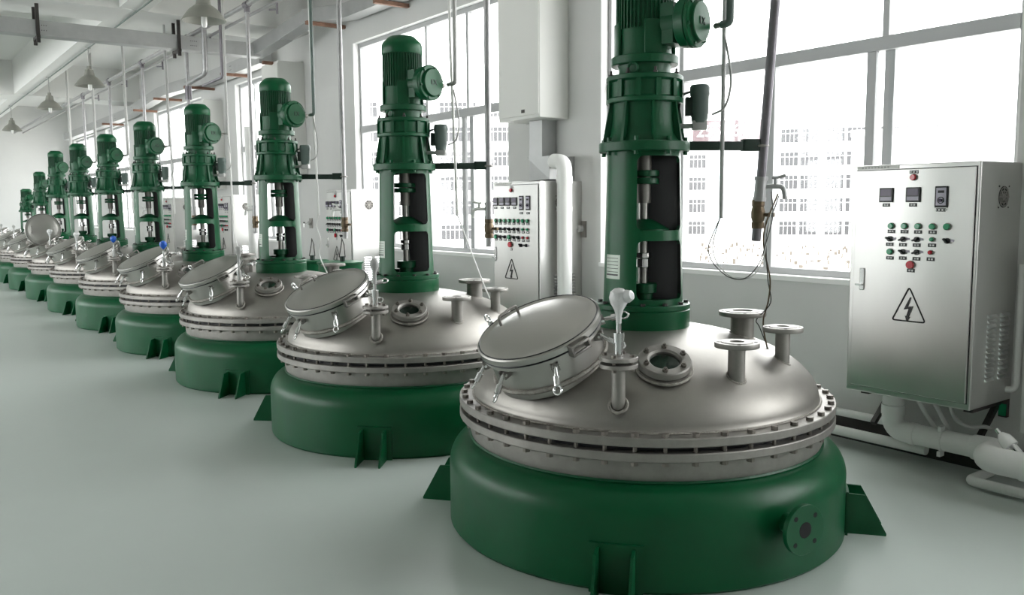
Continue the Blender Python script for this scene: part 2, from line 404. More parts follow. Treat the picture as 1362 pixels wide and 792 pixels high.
for phi, mode in ((-122, 'down'), (-86, 'down'), (-35, 'down'), (22, 'out'), (52, 'side'), (-177, 'up')):
    a = math.radians(phi); rad = (MT.to_3x3() @ V((math.cos(a), math.sin(a), 0)))
    p0 = MT @ V((.272*math.cos(a), .272*math.sin(a), -.055)); tang = mn.cross(rad)
    lug = MB()
    for s in (-1, 1): lug.box((0, 0, 0), (.05, .008, .035), Matrix.Translation(p0+tang*s*.014) @ frame((0, 0, 0), mn).to_3x3().to_4x4() @ Matrix.Rotation(a, 4, 'Z'))
    lg = part(lug, 'hinge_lug', 'steel_dull', mh)
    d = {'down': (V((0, 0, -1))*.75+rad*.55), 'out': (rad*.8+V((0, 0, -.45))), 'side': (rad*.9+tang*-.3), 'up': (rad*.45+mn*.9)}[mode].normalized()
    q0 = p0+rad*.016; q1 = q0+d*.085
    sb = MB().cyl(q0, q1, .009, n=12).cyl(q0+d*.045, q1, .015, n=12)
    sb.cyl(q0-tang*.02, q0+tang*.02, .007, n=10)
    rx = tang.cross(d)
    sb.torus(q1+d*.02, (rx*.9+tang*.45), .019, .0048, 20, 8)
    part(sb, 'swing_bolt', 'chrome', mh)
a = math.radians(-10); rad = MT.to_3x3() @ V((math.cos(a), math.sin(a), 0)); p0 = MT @ V((.298*math.cos(a), .298*math.sin(a), -.012))
br = MB(); T = Matrix.Translation(p0) @ frame((0, 0, 0), mn).to_3x3().to_4x4() @ Matrix.Rotation(a, 4, 'Z')
br.box((.0, -.045, 0), (.045, .01, .05), T).box((.0, .045, 0), (.045, .01, .05), T).box((.018, 0, .018), (.012, .09, .012), T).box((.018, 0, -.018), (.012, .09, .012), T)
part(br, 'lid_clamp', 'steel_dull', mh, bevel=.002)
# sight glass
sgp = V(pol(.655, -37, dz(.655))); sgn = dn(.655, -37); ST = frame(sgp, sgn)
sg = part(MB().lathe([(.118, -.03), (.118, .012), (.105, .012), (.105, .022), (.117, .022), (.117, .048), (.113, .052), (.075, .052), (.066, .044), (.066, .02)], 48, ST), 'sight_glass_frame', 'steel_dull')
part(MB().torus(sgp+sgn*.004, sgn, .121, .008, 48, 6), 'weld_seam', 'weld', sg)
part(MB().lathe([(0, .036), (.07, .036)], 40, ST), 'sight_pane', 'port_glass', sg)
part(MB().lathe([(0, .026), (.07, .026)], 40, ST), 'port_disc', 'port_fog', sg)
for k in range(6):
    a = k*PI/3+.4; c = ST @ V((.092*math.cos(a), .092*math.sin(a), .052))
    part(MB().lathe([(0, -.002), (.0125, -.002), (.0125, .012), (.007, .012), (.007, .02), (0, .02)], 6, frame(c, sgn)), 'bolt', 'bolt_steel', sg)
# nozzles
def nozzle(r, az, pr, fr, zt, hub=True):
    b = pol(r, az); p = V((b.x, b.y, 0))
    nz = part(MB().cyl(p+V((0, 0, dz(r)-.06)), p+V((0, 0, zt-.004)), pr, n=28), 'nozzle', 'steel_dull')
    T = Matrix.Translation(p+V((0, 0, zt)))
    part(MB().lathe([(pr*.85, -.022), (fr, -.022), (fr+.001, -.020), (fr+.001, -.002), (fr, 0), (fr*.72, 0), (fr*.71, .003), (pr*.86, .003)], 40, T, True), 'nozzle_flange', 'steel_dull', nz)
    part(MB().lathe([(0, -.02), (pr*.88, -.02)], 24, T), 'bore', 'hole', nz)
    part(MB().torus(p+V((0, 0, dz(r)-.004)), dn(r, az), pr+.005, .007, 28, 6), 'weld_seam', 'weld', nz)
    h = MB()
    for k in range(4):
        a = PI/4+k*PI/2; c = T @ V((fr*.84*math.cos(a), fr*.84*math.sin(a), .0)); h.cyl(c-V((0, 0, .001)), c+V((0, 0, .0008)), .008, n=10)
    part(h, 'bolt_hole', 'hole', nz)
nozzle(.727, -11, .037, .096, 1.0)
nozzle(.70, 25, .034, .092, 1.02)
nozzle(.50, 47, .058, .116, 1.062)
# bottom valve stub: pipe, pair of flanges, stem
vp = pol(.848, -51.9); vx = V((vp.x, vp.y, 0)); vz = .945
vb = part(MB().tube(fillet([vx*.9+V((0, 0, .70)), vx+V((0, 0, .76)), vx+V((0, 0, vz-.01))], .03), .029, 24), 'valve_pipe', 'steel_dull')
part(MB().torus(vx+V((0, 0, .762)), dn(.84, -51.9), .036, .009, 28, 6), 'weld_seam', 'weld', vb)
for z in (vz-.022, vz+.008):
    part(MB().lathe([(.02, 0), (.079, 0), (.081, .002), (.081, .016), (.079, .018), (.02, .018)], 40, Matrix.Translation(vx+V((0, 0, z))), True), 'valve_flange', 'steel_dull', vb)
for k in range(4):
    a = .5+k*PI/2; c = vx+V((.06*math.cos(a), .06*math.sin(a), 0))
    part(MB().lathe([(0, -.035), (.011, -.035), (.011, -.022), (.007, -.022), (.007, .026), (.012, .026), (.012, .038), (0, .038)], 6, Matrix.Translation(c+V((0, 0, vz)))), 'bolt', 'bolt_steel', vb)
part(MB().cyl(vx+V((0, 0, vz+.02)), vx+V((0, 0, vz+.125)), .018, n=20).cyl(vx+V((0, 0, vz+.085)), vx+V((0, 0, vz+.125)), .023, n=20).cyl(vx+V((0, 0, vz+.1)), vx+V((0, 0, vz+.2)), .0105, n=14), 'valve_stem', 'chrome', vb)
# agitator base flanges
pd = part(MB().lathe([(.2, .96), (.235, .965), (.237, .97), (.237, 1.074), (.234, 1.078), (.12, 1.078)], 64), 'mounting_pad', 'green')
bf = part(MB().lathe([(.12, 1.079), (.234, 1.079), (.238, 1.083), (.238, 1.103), (.234, 1.107), (.12, 1.107)], 64), 'base_flange', 'green', tank=False)
for k in range(12):
    a = .26+k*PI/6; c = V((.216*math.cos(a), .216*math.sin(a), 1.106)); part(MB().cyl(c, c+V((0, 0, .013)), .0125, n=6), 'bolt', 'bracket_dark', bf)
# column: tube with two pairs of arched openings cut through
def column_mesh():
    tube = MB().lathe([(.201, 1.105), (.197, 1.25), (.182, 1.865), (.163, 1.865), (.176, 1.25), (.178, 1.105)], 72, closed=True).mesh('column_raw')
    to = link('tmp', tube, None)
    cm = []
    for z0, z1, w0, w1 in ((1.135, 1.425, .146, .142), (1.475, 1.838, .142, .136)):
        poly = []
        for cx, cz, a0 in ((w1, z1, 0), (-w1, z1, 90), (-w0, z0, 180), (w0, z0, 270)):
            r = .03; sx = -1 if cx > 0 else 1; sz = -1 if cz == z1 else 1
            poly += [(cx+sx*r+r*math.cos(math.radians(a0+18*k)), cz+sz*r+r*math.sin(math.radians(a0+18*k))) for k in range(6)]
        for az, sc in ((-14, .885), (182, .78)):
            cut = MB().prism([(x*sc, z) for x, z in poly], .4, Matrix.Rotation(math.radians(az), 4, 'Z') @ Matrix(((0, 0, 1, .02), (1, 0, 0, 0), (0, 1, 0, 0), (0, 0, 0, 1)))).mesh('cut', 0)
            co = link('tmp_cut', cut, None); cm.append(co)
            md = to.modifiers.new('b', 'BOOLEAN'); md.operation = 'DIFFERENCE'; md.solver = 'EXACT'; md.object = co
    dg = bpy.context.evaluated_depsgraph_get(); me = bpy.data.meshes.new_from_object(to.evaluated_get(dg)); me.name = 'column'
    for o in cm+[to]: bpy.data.objects.remove(o)
    me.polygons.foreach_set('use_smooth', [True]*len(me.polygons)); me.set_sharp_from_angle(angle=math.radians(35)); me.materials.clear()
    me.materials.append(M['green']); me.materials.append(M['inner_dark'])
    for p in me.polygons:   # near-black colour on the faces inside the casting
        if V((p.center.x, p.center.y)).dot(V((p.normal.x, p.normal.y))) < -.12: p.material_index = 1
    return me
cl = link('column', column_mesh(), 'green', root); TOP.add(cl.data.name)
part(MB().lathe([(.04, 1.445), (.175, 1.440), (.175, 1.462), (.04, 1.462)], 48, closed=True), 'bearing_plate', 'green', cl)
part(MB().lathe([(.13, 1.46), (.13, 1.48), (.06, 1.52), (.04, 1.53)], 36), 'bearing_housing', 'green_cast', cl)
part(MB().cyl((0, 0, 1.11), (0, 0, 1.87), .024, n=20), 'shaft', 'steel_bright', cl)
part(MB().cyl((0, 0, 1.61), (0, 0, 1.71), .036, n=24).cyl((0, 0, 1.72), (0, 0, 1.865), .04, n=24), 'coupling_sleeve', 'steel_dull', cl)
part(MB().cyl((0, 0, 1.705), (0, 0, 1.735), .078, n=32, bev=.003).cyl((0, 0, 1.742), (0, 0, 1.772), .078, n=32, bev=.003), 'coupling_flange', 'green_cast', cl)
part(MB().cyl((0, 0, 1.155), (0, 0, 1.205), .07, n=32, bev=.004).cyl((0, 0, 1.107), (0, 0, 1.156), .052, n=28), 'seal_pot', 'green_cast', cl)
part(MB().cyl((0, 0, 1.285), (0, 0, 1.33), .038, n=24, bev=.003).cyl((0, 0, 1.333), (0, 0, 1.36), .042, n=24, bev=.003), 'shaft_collar', 'chrome', cl)
# nameplate
T = lambda r, az, z: Matrix.Rotation(math.radians(az), 4, 'Z') @ Matrix.Translation((r, 0, z)) @ Matrix.Rotation(PI/2, 4, 'Z') @ Matrix.Rotation(PI/2, 4, 'X')
npv = [pol(.1965-.0245*(z-1.27), -96+dd, z) for z in (1.235, 1.355) for dd in (-16, -8, 0, 8, 16)]
pl = part(MB().add([v*1.0+pol(.0015, -96) for v in npv], [(k, k+1, k+6, k+5) for k in range(4)]), 'nameplate', 'nameplate', cl)
ln = MB()
for k in range(6):
    z = 1.252+k*.017
    vv = [pol(.2+.0004-.0245*(zz-1.27), -96+dd, zz) for zz in (z, z+.003 if k else z+.008) for dd in (-13, -6, 0, 6, 13)]
    ln.add(vv, [(j, j+1, j+6, j+5) for j in range(4)])
part(ln, 'nameplate_lines', 'black_plastic', cl)
# gear reducer
gx = part(MB().lathe([(.05, 1.862), (.222, 1.862), (.226, 1.866), (.226, 1.905), (.222, 1.91), (.196, 1.913), (.172, 1.95), (.164, 2.02), (.160, 2.102), (.05, 2.102)], 64), 'reducer_base', 'green_cast', tank=False)
for k in range(8):
    R = Matrix.Rotation(k*PI/4+.25, 4, 'Z')
    part(MB().prism([(.15, 1.908), (.21, 1.908), (.21, 1.915), (.178, 2.1), (.15, 2.1)], .014, R @ Matrix.Translation((0, .007, 0)) @ Matrix.Rotation(PI/2, 4, 'X')), 'rib', 'green_cast', gx)
for k in range(8):
    a = k*PI/4+.6; c = V((.206*math.cos(a), .206*math.sin(a), 1.845)); part(MB().cyl(c, c+V((0, 0, .085)), .0115, n=6), 'bolt', 'green_cast', gx)
gr_ = part(MB().lathe([(.05, 2.100), (.186, 2.100), (.190, 2.104), (.190, 2.122), (.182, 2.126), (.176, 2.13), (.176, 2.2), (.182, 2.206), (.190, 2.21), (.190, 2.228), (.186, 2.232), (.05, 2.232)], 64), 'reducer_ring', 'green_cast', tank=False)
for k in range(12):
    R = Matrix.Rotation(k*PI/6+.1, 4, 'Z'); part(MB().box((.181, 0, 2.166), (.018, .024, .082), R), 'ring_block', 'green_cast', gr_)
for k in range(8):
    a = k*PI/4+.3; c = V((.172*math.cos(a), .172*math.sin(a), 2.23)); part(MB().lathe([(0, 0), (.012, 0), (.012, .012), (.0065, .012), (.0065, .03), (0, .03)], 6, Matrix.Translation(c)), 'bolt', 'bracket_dark', gr_)
nk = part(MB().lathe([(.05, 2.23), (.135, 2.231), (.128, 2.26), (.132, 2.286), (.05, 2.287)], 48), 'motor_neck', 'green_cast', tank=False)
part(MB().torus(pol(.158, -66, 2.258), pol(1, -62), .024, .007, 24, 8), 'lifting_eye', 'green_cast', nk)
# motor
mo = part(MB().lathe([(.05, 2.285), (.163, 2.285), (.167, 2.289), (.167, 2.322), (.163, 2.327), (.135, 2.330), (.132, 2.36), (.132, 2.69), (.05, 2.69)], 56), 'motor_body', 'green_cast', tank=False)
fn = MB()
for k in range(44):
    a = 2*PI*k/44
    if abs(((math.degrees(a)-16+180) % 360)-180) < 38 and False: continue
    fn.box((.136, 0, 2.57), (.014, .005, .23), Matrix.Rotation(a, 4, 'Z'))
part(fn, 'cooling_fins', 'green_cast', mo, smooth=0)
for k in range(4):
    part(MB().box((.138, 0, 2.41), (.016, .085, .16), Matrix.Rotation(math.radians(61+90*k), 4, 'Z')), 'motor_pad', 'green_cast', mo, bevel=.004)
part(MB().lathe([(.10, 2.685), (.143, 2.685), (.146, 2.69), (.146, 2.745), (.140, 2.765), (.095, 2.808), (.088, 2.812), (.0, 2.813)], 56), 'fan_cowl', 'green', tank=False)
ja = pol(1, 16); jz = V((0, 0, 2.466))
jb = part(MB().cyl(jz+ja*.09, jz+ja*.22, .082, n=36).cyl(jz+ja*.205, jz+ja*.262, .115, .122, n=48, bev=.004).box((0, 0, 0), (.12, .15, .19), Matrix.Translation(jz+ja*.13) @ Matrix.Rotation(math.radians(16), 4, 'Z')), 'junction_box', 'green_cast', tank=False)
JT = frame(jz+ja*.262, ja)
jc = part(MB().lathe([(.05, 0), (.118, 0), (.122, .003), (.122, .018), (.118, .022), (.1, .022), (.096, .026), (.094, .040), (.09, .044), (0, .044)], 56, JT), 'junction_cover', 'green', jb)
for k in range(6):
    a = k*PI/3+.2; c = JT @ V((.109*math.cos(a), .109*math.sin(a), .02)); part(MB().cyl(c, c+ja*.010, .0085, n=6), 'bolt', 'green_cast', jb)
text_mesh('explosion_proof_mark', 'EX', .05, .003, JT @ Matrix.Translation((0, 0, .044)), 'dark_green', jb)
jd = pol(1, 106)
part(MB().cyl(jz+ja*.235+jd*.11, jz+ja*.235+jd*.145, .024, n=6).cyl(jz+ja*.235+jd*.14, jz+ja*.235+jd*.175, .017, n=16), 'cable_gland', 'steel_dull', jb)
# auxiliary lubricating pump motor
aa = pol(.272, 48); ad = pol(1, 48)
px_ = part(MB().lathe([(.0, 2.005), (.036, 2.005), (.040, 2.02), (.044, 2.05), (.046, 2.055), (.046, 2.135), (.0495, 2.14), (.0495, 2.178), (.043, 2.19), (.0, 2.19)], 32, Matrix.Translation(aa)), 'pump_motor', 'aux_grey', tank=False)
part(MB().box((0, 0, 1.992), (.07, .06, .045), Matrix.Translation(aa) @ Matrix.Rotation(math.radians(48), 4, 'Z')).cyl(V((aa.x, aa.y, 1.99))-ad*.03, V((aa.x, aa.y, 1.99))-ad*.12, .012, n=12), 'pump_body', 'grey_plastic', px_, bevel=.003)
part(MB().box((-.05, 0, 2.085), (.04, .05, .09), Matrix.Translation(aa) @ Matrix.Rotation(math.radians(48), 4, 'Z')), 'terminal_box', 'dark_green', px_, bevel=.004)
part(MB().tube(spline([V((aa.x, aa.y, 2.16))-ad*.04, V((aa.x, aa.y, 2.13))-ad*.09, V((aa.x, aa.y, 2.0))-ad*.11]), .006, 8), 'oil_line', 'dark_green', px_)
# support arm to the feed pipe
dp = V((.31, .53, 0)); dd = dp.normalized(); dl = dp.length
AT = Matrix.Rotation(math.atan2(dp.y, dp.x), 4, 'Z')
sa = part(MB().box(((.19+dl-.05)/2, 0, 1.895), (dl-.05-.19, .04, .045), AT).box((dl-.06, 0, 1.899), (.09, .044, .06), AT), 'support_arm', 'dark_green', tank=False, bevel=.003)
part(MB().torus(dp+V((0, 0, 1.895)), (0, 0, 1), .030, .008, 20, 6), 'pipe_clamp', 'steel_dull', sa)

# flange bolts
def bolt_mb(m, p):
    return m.lathe([(0, .525), (.0165, .525), (.0165, .5445), (.0095, .5445), (.0095, .6465), (.0165, .6465), (.0165, .663), (0, .663)], 6, Matrix.Translation(V(p)))
NB = 46
bolt_me = bolt_mb(MB(), (0, 0, 0)).mesh('bolt'); bolt_me.materials.append(M['bolt_steel'])
allb = MB()
for k in range(NB): bolt_mb(allb, pol(.918, k*360/NB))
allb_me = allb.mesh('flange_bolts'); allb_me.materials.append(M['bolt_steel'])
def ball_mesh(name, mt, wrapped):
    if wrapped is None:
        pf = [(.006, .05), (.012, .055), (.03, .075), (.04, .1), (.034, .128), (.014, .142), (0, .144)]
    elif wrapped:
        pf = [(.0115, .0), (.0125, .03), (.019, .055), (.036, .085), (.041, .107), (.035, .132), (.018, .146), (0, .149)]
    else:
        pf = [(.0115, .0), (.0115, .06), (.013, .085), (.027, .11), (.031, .13), (.026, .15), (.012, .163), (0, .165)]
    m = MB().lathe(pf, 24)
    if wrapped: m.lathe([(.0, -.02), (.022, -.015), (.028, .01), (.02, .03), (0, .034)], 16, frame((.028, .012, .112), (1, .3, .35)))
    me = m.mesh(name); me.materials.append(M[mt]); return me
KNOB = {'film': ball_mesh('knob_wrapped', 'clear_film', True), 'steel': ball_mesh('knob_steel', 'grey_plastic', False), 'blue': ball_mesh('knob_blue', 'blue_film', None)}
KZ = vx+V((0, 0, vz+.165))

ORD = ['nearest', 'second', 'third', 'fourth', 'fifth', 'sixth', 'seventh', 'eighth', 'ninth', 'tenth']
EXTRA = ['with wrapped white valve knob, largest in view', 'with bare grey valve knob, second from the camera', 'third from the camera, behind two larger looking ones',
         'fourth from the camera, with blue valve knob', 'fifth from the camera, with blue valve knob', 'sixth from the camera, small in the row',
         'seventh from the camera, its round manhole lid swung open', 'eighth from the camera, behind the open lid', 'ninth from the camera, with a shorter motor column', 'last at far left, with the shortest motor column']
KN = ['film', 'steel', 'steel', 'blue', 'blue', 'film', 'film', 'steel', 'steel', 'steel']
ROT = [0, 8.5, 5.5, 6, 6, 4, 3, 3, 2, 2]
reactors = []
for i in range(10):
    r = root if i == 0 else copy_tree(root)
    reactors.append(r)
for i, r in enumerate(reactors):
    xi = X0-i*DX + (.15 if i == 8 else .3 if i == 9 else 0)
    r.location = (xi, YR, 0)
    tag(r, 'green and steel reactor '+EXTRA[i], 'reactor', 'reactors in a row along the window wall')
    rz = math.radians(ROT[i])
    for ch in list(r.children):
        if ch.data.name in TANK: ch.rotation_euler.z = rz
        elif i >= 8:
            s = .80 if i == 8 else .60
            ch.scale = (.86, .86, s); ch.location.z = 1.1*(1-s)
        if ch.name.startswith('support_arm') and i >= 8:
            for g_ in list(ch.children): bpy.data.objects.remove(g_)
            bpy.data.objects.remove(ch); continue
        if ch.name.startswith('valve_pipe'):
            k = link('valve_knob', KNOB[KN[i]], None, ch); k.location = KZ
            k['label'] = {'film': 'knob wrapped in clear plastic film', 'steel': 'bare grey ball knob', 'blue': 'knob wrapped in blue film'}[KN[i]]
        if ch.name.startswith('upper_flange'):
            if i < 3:
                for k in range(NB):
                    b = link('bolt', bolt_me, None, ch); b.location = pol(.918, k*360/NB); b.rotation_euler.z = random.uniform(0, 1)
            else:
                b = link('flange_bolts', allb_me, None, ch); b['kind'] = 'stuff'
        if i == 6 and ch.name.startswith('manhole_neck'):
            for g_ in list(ch.children):
                if g_.name.startswith(('lid', 'handle')) and not g_.name.startswith('lid_clamp'): bpy.data.objects.remove(g_)
            place_lid(ch, frame(V((.09, -.68, 1.24)), V((.98, -.16, .1))))
# ------------------------------------------------------------------ feed pipes, conduits and cables at each reactor
OHZ = 3.96
def feed_pipe(i):
    x, y = X0-i*DX+.31, YR+.53
    t = thing('feed_pipe', 'vertical steel feed pipe with brass ball valve beside the %s reactor' % ORD[i], 'pipe', (x, y, 0), 0, 'feed pipes dropping from the overhead line')
    mt = 'dark_pipe' if i == 0 else 'galvanised_pipe'
    off = V((.085, 0, 0)) if i == 0 else V((0, 0, 0))
    zb = 1.41 if i == 0 else 1.30
    d0 = V((-.022, 0, 0)) if i == 0 else V((0, 0, 0))
    at = lambda z: V((0, 0, z))+d0+(off*((z-zb)/1.2) if i == 0 else V((0, 0, 0)))
    MB().tube([at(zb+.24), at(OHZ-.05)], .0235, 16).build('pipe', mt, t)
    MB().tube([at(zb), at(zb+.08)], .024, 18).build('outlet', mt, t)
    v = MB().lathe([(.0, zb+.065), (.031, zb+.065), (.033, zb+.075), (.033, zb+.095), (.029, zb+.1), (.035, zb+.12), (.036, zb+.15), (.030, zb+.178), (.033, zb+.182), (.033, zb+.212), (0, zb+.212)], 20, Matrix.Translation(at(0) if i == 0 else V((0, 0, 0)))).build('ball_valve', 'brass', t)
    if i == 0: v.location = at(zb+.13)-at(0)
    if i == 0: v.location.z = 0
    c = at(zb+.135)
    MB().cyl(c, c+V((.055, .02, 0)), .010, n=10).box((.065, .022, 0), (.03, .018, .022), Matrix.Translation(c)).build('valve_spindle', 'brass', t)
    MB().cyl(at(zb+.215), at(zb+.33), .030, .028, n=20, bev=.003).build('coupling', 'galvanised_pipe', t)
    MB().cyl(at(zb+.205), at(zb+.225), .0335, n=20).cyl(at(zb+.31), at(zb+.33), .0335, n=20).build('coupling_collar', 'galvanised_pipe', t)
    sg_ = (V((.7, .7, 0)) if i == 0 else V((-.7, -.7, 0)))
    c = at(zb+.28)
    tp = MB().cyl(c, c+sg_*.07, .012, n=12).tube(fillet([c+sg_*.06, c+sg_*.115, c+sg_*.125+V((0, 0, -.065))], .03), .0125, 12).cyl(c+sg_*.075, c+sg_*.075+V((0, 0, .04)), .010, n=10)
    tp.tube([c+sg_*.055+V((0, 0, .045)), c+sg_*.08+V((0, 0, .043)), c+sg_*.125+V((0, 0, .055))], .0085, 8)
    tp.build('tap', 'galvanised' if i == 0 else 'pvc', t)
def conduits(i):
    x, y = X0-i*DX, YR
    a = thing('motor_conduit', 'vertical grey green conduit dropping to the motor of the %s reactor' % ORD[i], 'conduit', (x+.335, y+.235, 0), 0, 'conduits dropping to the motors')
    MB().tube(fillet([(0, 0, 4.8), (0, 0, 2.466), (-.045, -.01, 2.466)], .035), .0185 if i == 0 else .015, 12).build('conduit_tube', 'aux_grey' if i in (0, 2) else 'grey_plastic', a)
    MB().cyl((-.04, -.01, 2.466), (-.085, -.006, 2.466), .014, n=12).build('conduit_fitting', 'steel_dull', a)
    b = thing('pump_conduit', 'thin white conduit ending beside the pump of the %s reactor' % ORD[i], 'conduit', (x+.26, y+.285, 0), 0, 'thin conduits dropping beside the pumps')
    tilt = .0 if i == 0 else -.09
    MB().tube([(tilt, 0, 4.8), (tilt*.7, 0, 2.8), (0, 0, 1.53)], .0105, 10).build('conduit_tube', 'grey_plastic' if i == 0 else 'cable_white', b)
    MB().tube(spline([(.02, -.03, 2.43), (.045, -.03, 2.35), (.055, -.01, 2.2), (.03, -.02, 2.08), (-.02, -.06, 2.04)]), .006, 8).build('flexible_cable', 'grey_plastic', b)
for i in range(8): feed_pipe(i); conduits(i)
def loose(name, pts, r, mt, label): return tag(MB().tube(spline(pts), r, 6).build(name, mt), label, 'cable')
loose('loose_cable', [(-2.852, 3.42, 1.54), (-2.915, 3.42, 1.418), (-2.928, 3.42, 1.364), (-2.888, 3.42, 1.297), (-2.79, 3.42, 1.237), (-2.689, 3.42, 1.24), (-2.611, 3.42, 1.318), (-2.578, 3.42, 1.409), (-2.60, 3.5, 1.535), (-2.70, 3.62, 1.66)], .0028, 'cable_black', 'thin dark cable looping below the thin conduit at the nearest reactor')
loose('loose_cable', [(-2.855, 3.423, 1.54), (-2.90, 3.43, 1.43), (-2.905, 3.43, 1.36), (-2.86, 3.43, 1.285), (-2.76, 3.43, 1.232), (-2.66, 3.43, 1.25), (-2.60, 3.43, 1.33), (-2.59, 3.45, 1.45), (-2.69, 3.62, 1.62)], .0028, 'cable_white', 'thin pale cable looping below the thin conduit at the nearest reactor')
loose('loose_cable', [(-2.66, 3.62, 1.65), (-2.641, 3.5, 1.496), (-2.647, 3.5, 1.386), (-2.607, 3.5, 1.24), (-2.613, 3.5, 1.129), (-2.641, 3.5, 1.015), (-2.571, 3.45, 0.885)], .004, 'brass', 'brownish cable hanging to the steel nozzles on the nearest reactor')
loose('loose_cable', [(-2.655, 3.62, 1.64), (-2.632, 3.5, 1.45), (-2.620, 3.5, 1.24), (-2.60, 3.5, 1.12), (-2.68, 3.5, 1.03), (-2.66, 3.5, .99), (-2.56, 3.45, 0.88)], .0028, 'cable_black', 'black wire hanging to the steel nozzles on the nearest reactor')
loose('loose_cable', [(-5.282, 3.423, 1.54), (-5.19, 3.42, 1.41), (-4.981, 3.42, 1.097), (-4.88, 3.42, .96)], .005, 'cable_white', 'white cable running down to the nozzles of the second reactor')
loose('loose_cable', [(-7.71, 3.423, 1.54), (-7.76, 3.42, 1.42), (-7.68, 3.42, 1.3), (-7.72, 3.42, 1.15), (-7.55, 3.42, .98)], .006, 'cable_white', 'white cable hanging in a wave beside the third reactor')
loose('loose_cable', [(-10.14, 3.423, 1.54), (-10.12, 3.42, 1.3), (-9.98, 3.42, 1.1), (-9.9, 3.42, .93)], .006, 'cable_white', 'white cable hanging beside the fourth reactor')
# overhead lines
o = thing('overhead_pipe', 'thick grey overhead pipe running above the row of reactors', 'pipe', (0, YR+.53, OHZ))
MB().cyl((X_END+.5, 0, 0), (X_NEAR-.5, 0, 0), .03, n=16).build('main_line', 'galvanised_pipe', o)
for i in range(8):
    x = X0-i*DX+.31+(.17 if i == 0 else 0)
    MB().cyl((x-.06, 0, 0), (x+.06, 0, 0), .04, n=16).cyl((x, 0, 0), (x, 0, -.09), .034, n=16).build('tee_fitting', 'dark_pipe', o)
o = thing('branch_pipe', 'thin grey overhead pipe with small hanging taps beside the thick one', 'pipe', (0, YR+.76, OHZ))
MB().cyl((X_END+.5, 0, 0), (X_NEAR-.5, 0, 0), .019, n=12).build('main_line', 'galvanised_pipe', o)
for i in range(8):
    x = X0-i*DX+.65
    MB().cyl((x, 0, 0), (x, 0, -.14), .014, n=10).cyl((x, 0, -.09), (x-.07, -.07, -.09), .01, n=8).build('hanging_tap', 'dark_pipe', o)
# vertical riser group between the lamps
o = thing('riser_pipes', 'bent grey riser pipe hung from the beam behind the nearest lamp', 'pipe', (-12.2, 3.67, 0))
MB().tube(fillet([(.48, 0, 4.1), (.48, 0, 3.38), (-.26, 0.0, 3.34)], .08), .034, 12).build('riser', 'galvanised_pipe', o)
MB().tube(fillet([(.78, .12, 4.8), (.78, .12, 3.3), (.1, .08, 3.27)], .06), .02, 10).build('riser', 'dark_pipe', o)
MB().cyl((-.325, 0, 3.12), (-.325, 0, 3.3), .045, n=16).build('union', 'dark_pipe', o)

# ------------------------------------------------------------------ pendant lamps
shade = MB().lathe([(.215, 0), (.220, .004), (.205, .03), (.15, .105), (.095, .15), (.085, .155), (.083, .153), (.145, .100), (.2, .028), (.213, .004)], 40, closed=True).mesh('shade'); shade.materials.append(M['lamp_shade'])
cap = MB().lathe([(.088, .15), (.075, .17), (.06, .25), (.035, .262), (.03, .31), (0, .312)], 24).mesh('cap'); cap.materials.append(M['lamp_shade'])
stem = MB().cyl((0, 0, .30), (0, 0, .60), .010, n=10).cyl((0, 0, .575), (0, 0, .60), .04, n=12).mesh('stem'); stem.materials.append(M['grey_plastic'])
for x, lab in ((-9.14, 'nearest grey dome pendant lamp, cut by the top edge of the picture'), (-14.9, 'second grey dome pendant lamp hanging under the joist'), (-18.65, 'third grey dome pendant lamp hanging under the joist'), (-24.2, 'smallest and farthest grey dome pendant lamp')):
    t = thing('pendant_lamp', lab, 'lamp', (x, 2.87, 3.512), 0, 'dome pendant lamps')
    link('lamp_shade', shade, None, t); link('lamp_cap', cap, None, t); link('stem', stem, None, t)
    MB().lathe([(0, -.07), (.022, -.06), (.03, -.03), (.03, .1), (.05, .14), (.0, .15)], 16, Matrix.Translation((0, 0, .0))).build('bulb', 'bulb_glass', t)

tag(MB().cyl((X_END+.3, 2.87, Z_BEAM-.008), (X_NEAR-.3, 2.87, Z_BEAM-.008), .011, n=8).build('lamp_conduit', 'aux_grey'), 'straight dark conduit along the joist that carries the lamps', 'conduit')
# ------------------------------------------------------------------ cable trunking
def trunk(name, path, w, h, label, hangers=()):
    t = thing(name, label, 'cable tray', path[0])
    P = [V(p)-V(path[0]) for p in path]
    for a, b in zip(P[:-1], P[1:]):
        d = b-a; hd = V((d.x, d.y, 0)).normalized(); sd = V((-hd.y, hd.x, 0)); m = MB()
        vs = [p+sd*s*w/2+V((0, 0, k*h/2)) for p in (a-hd*.02, b+hd*.02) for s in (-1, 1) for k in (-1, 1)]
        m.add(vs, [(0, 1, 3, 2), (4, 6, 7, 5), (0, 4, 5, 1), (2, 3, 7, 6), (0, 2, 6, 4), (1, 5, 7, 3)])
        m.build('trunking_section', 'galvanised', t, 0, .004)
        L_ = d.length
        if L_ > 1.2:
            h_ = MB()
            for q in range(int(L_/1.6)):
                c0 = a+d*((q+.5)/int(L_/1.6))
                for s in (-1, 1):
                    for k in range(4):
                        for z in (-.03, .03):
                            c = c0+hd*(.025*(k-1.5))+sd*s*(w/2)+V((0, 0, z)); h_.cyl(c-sd*s*.001, c+sd*s*.0015, .006, n=6)
            h_.build('rivets', 'bracket_dark', t, 0)['kind'] = 'stuff'
    for p in hangers:
        p = V(p)-V(path[0]); m = MB()
        m.box((p.x-w/2-.02, p.y, p.z+.05), (.03, .04, h+.28)).box((p.x+w/2+.02, p.y, p.z+.05), (.03, .04, h+.28)).box((p.x, p.y, p.z-h/2-.02), (w+.1, .04, .035))
        m.build('hanger', 'bracket_dark', t, 0)
    return t
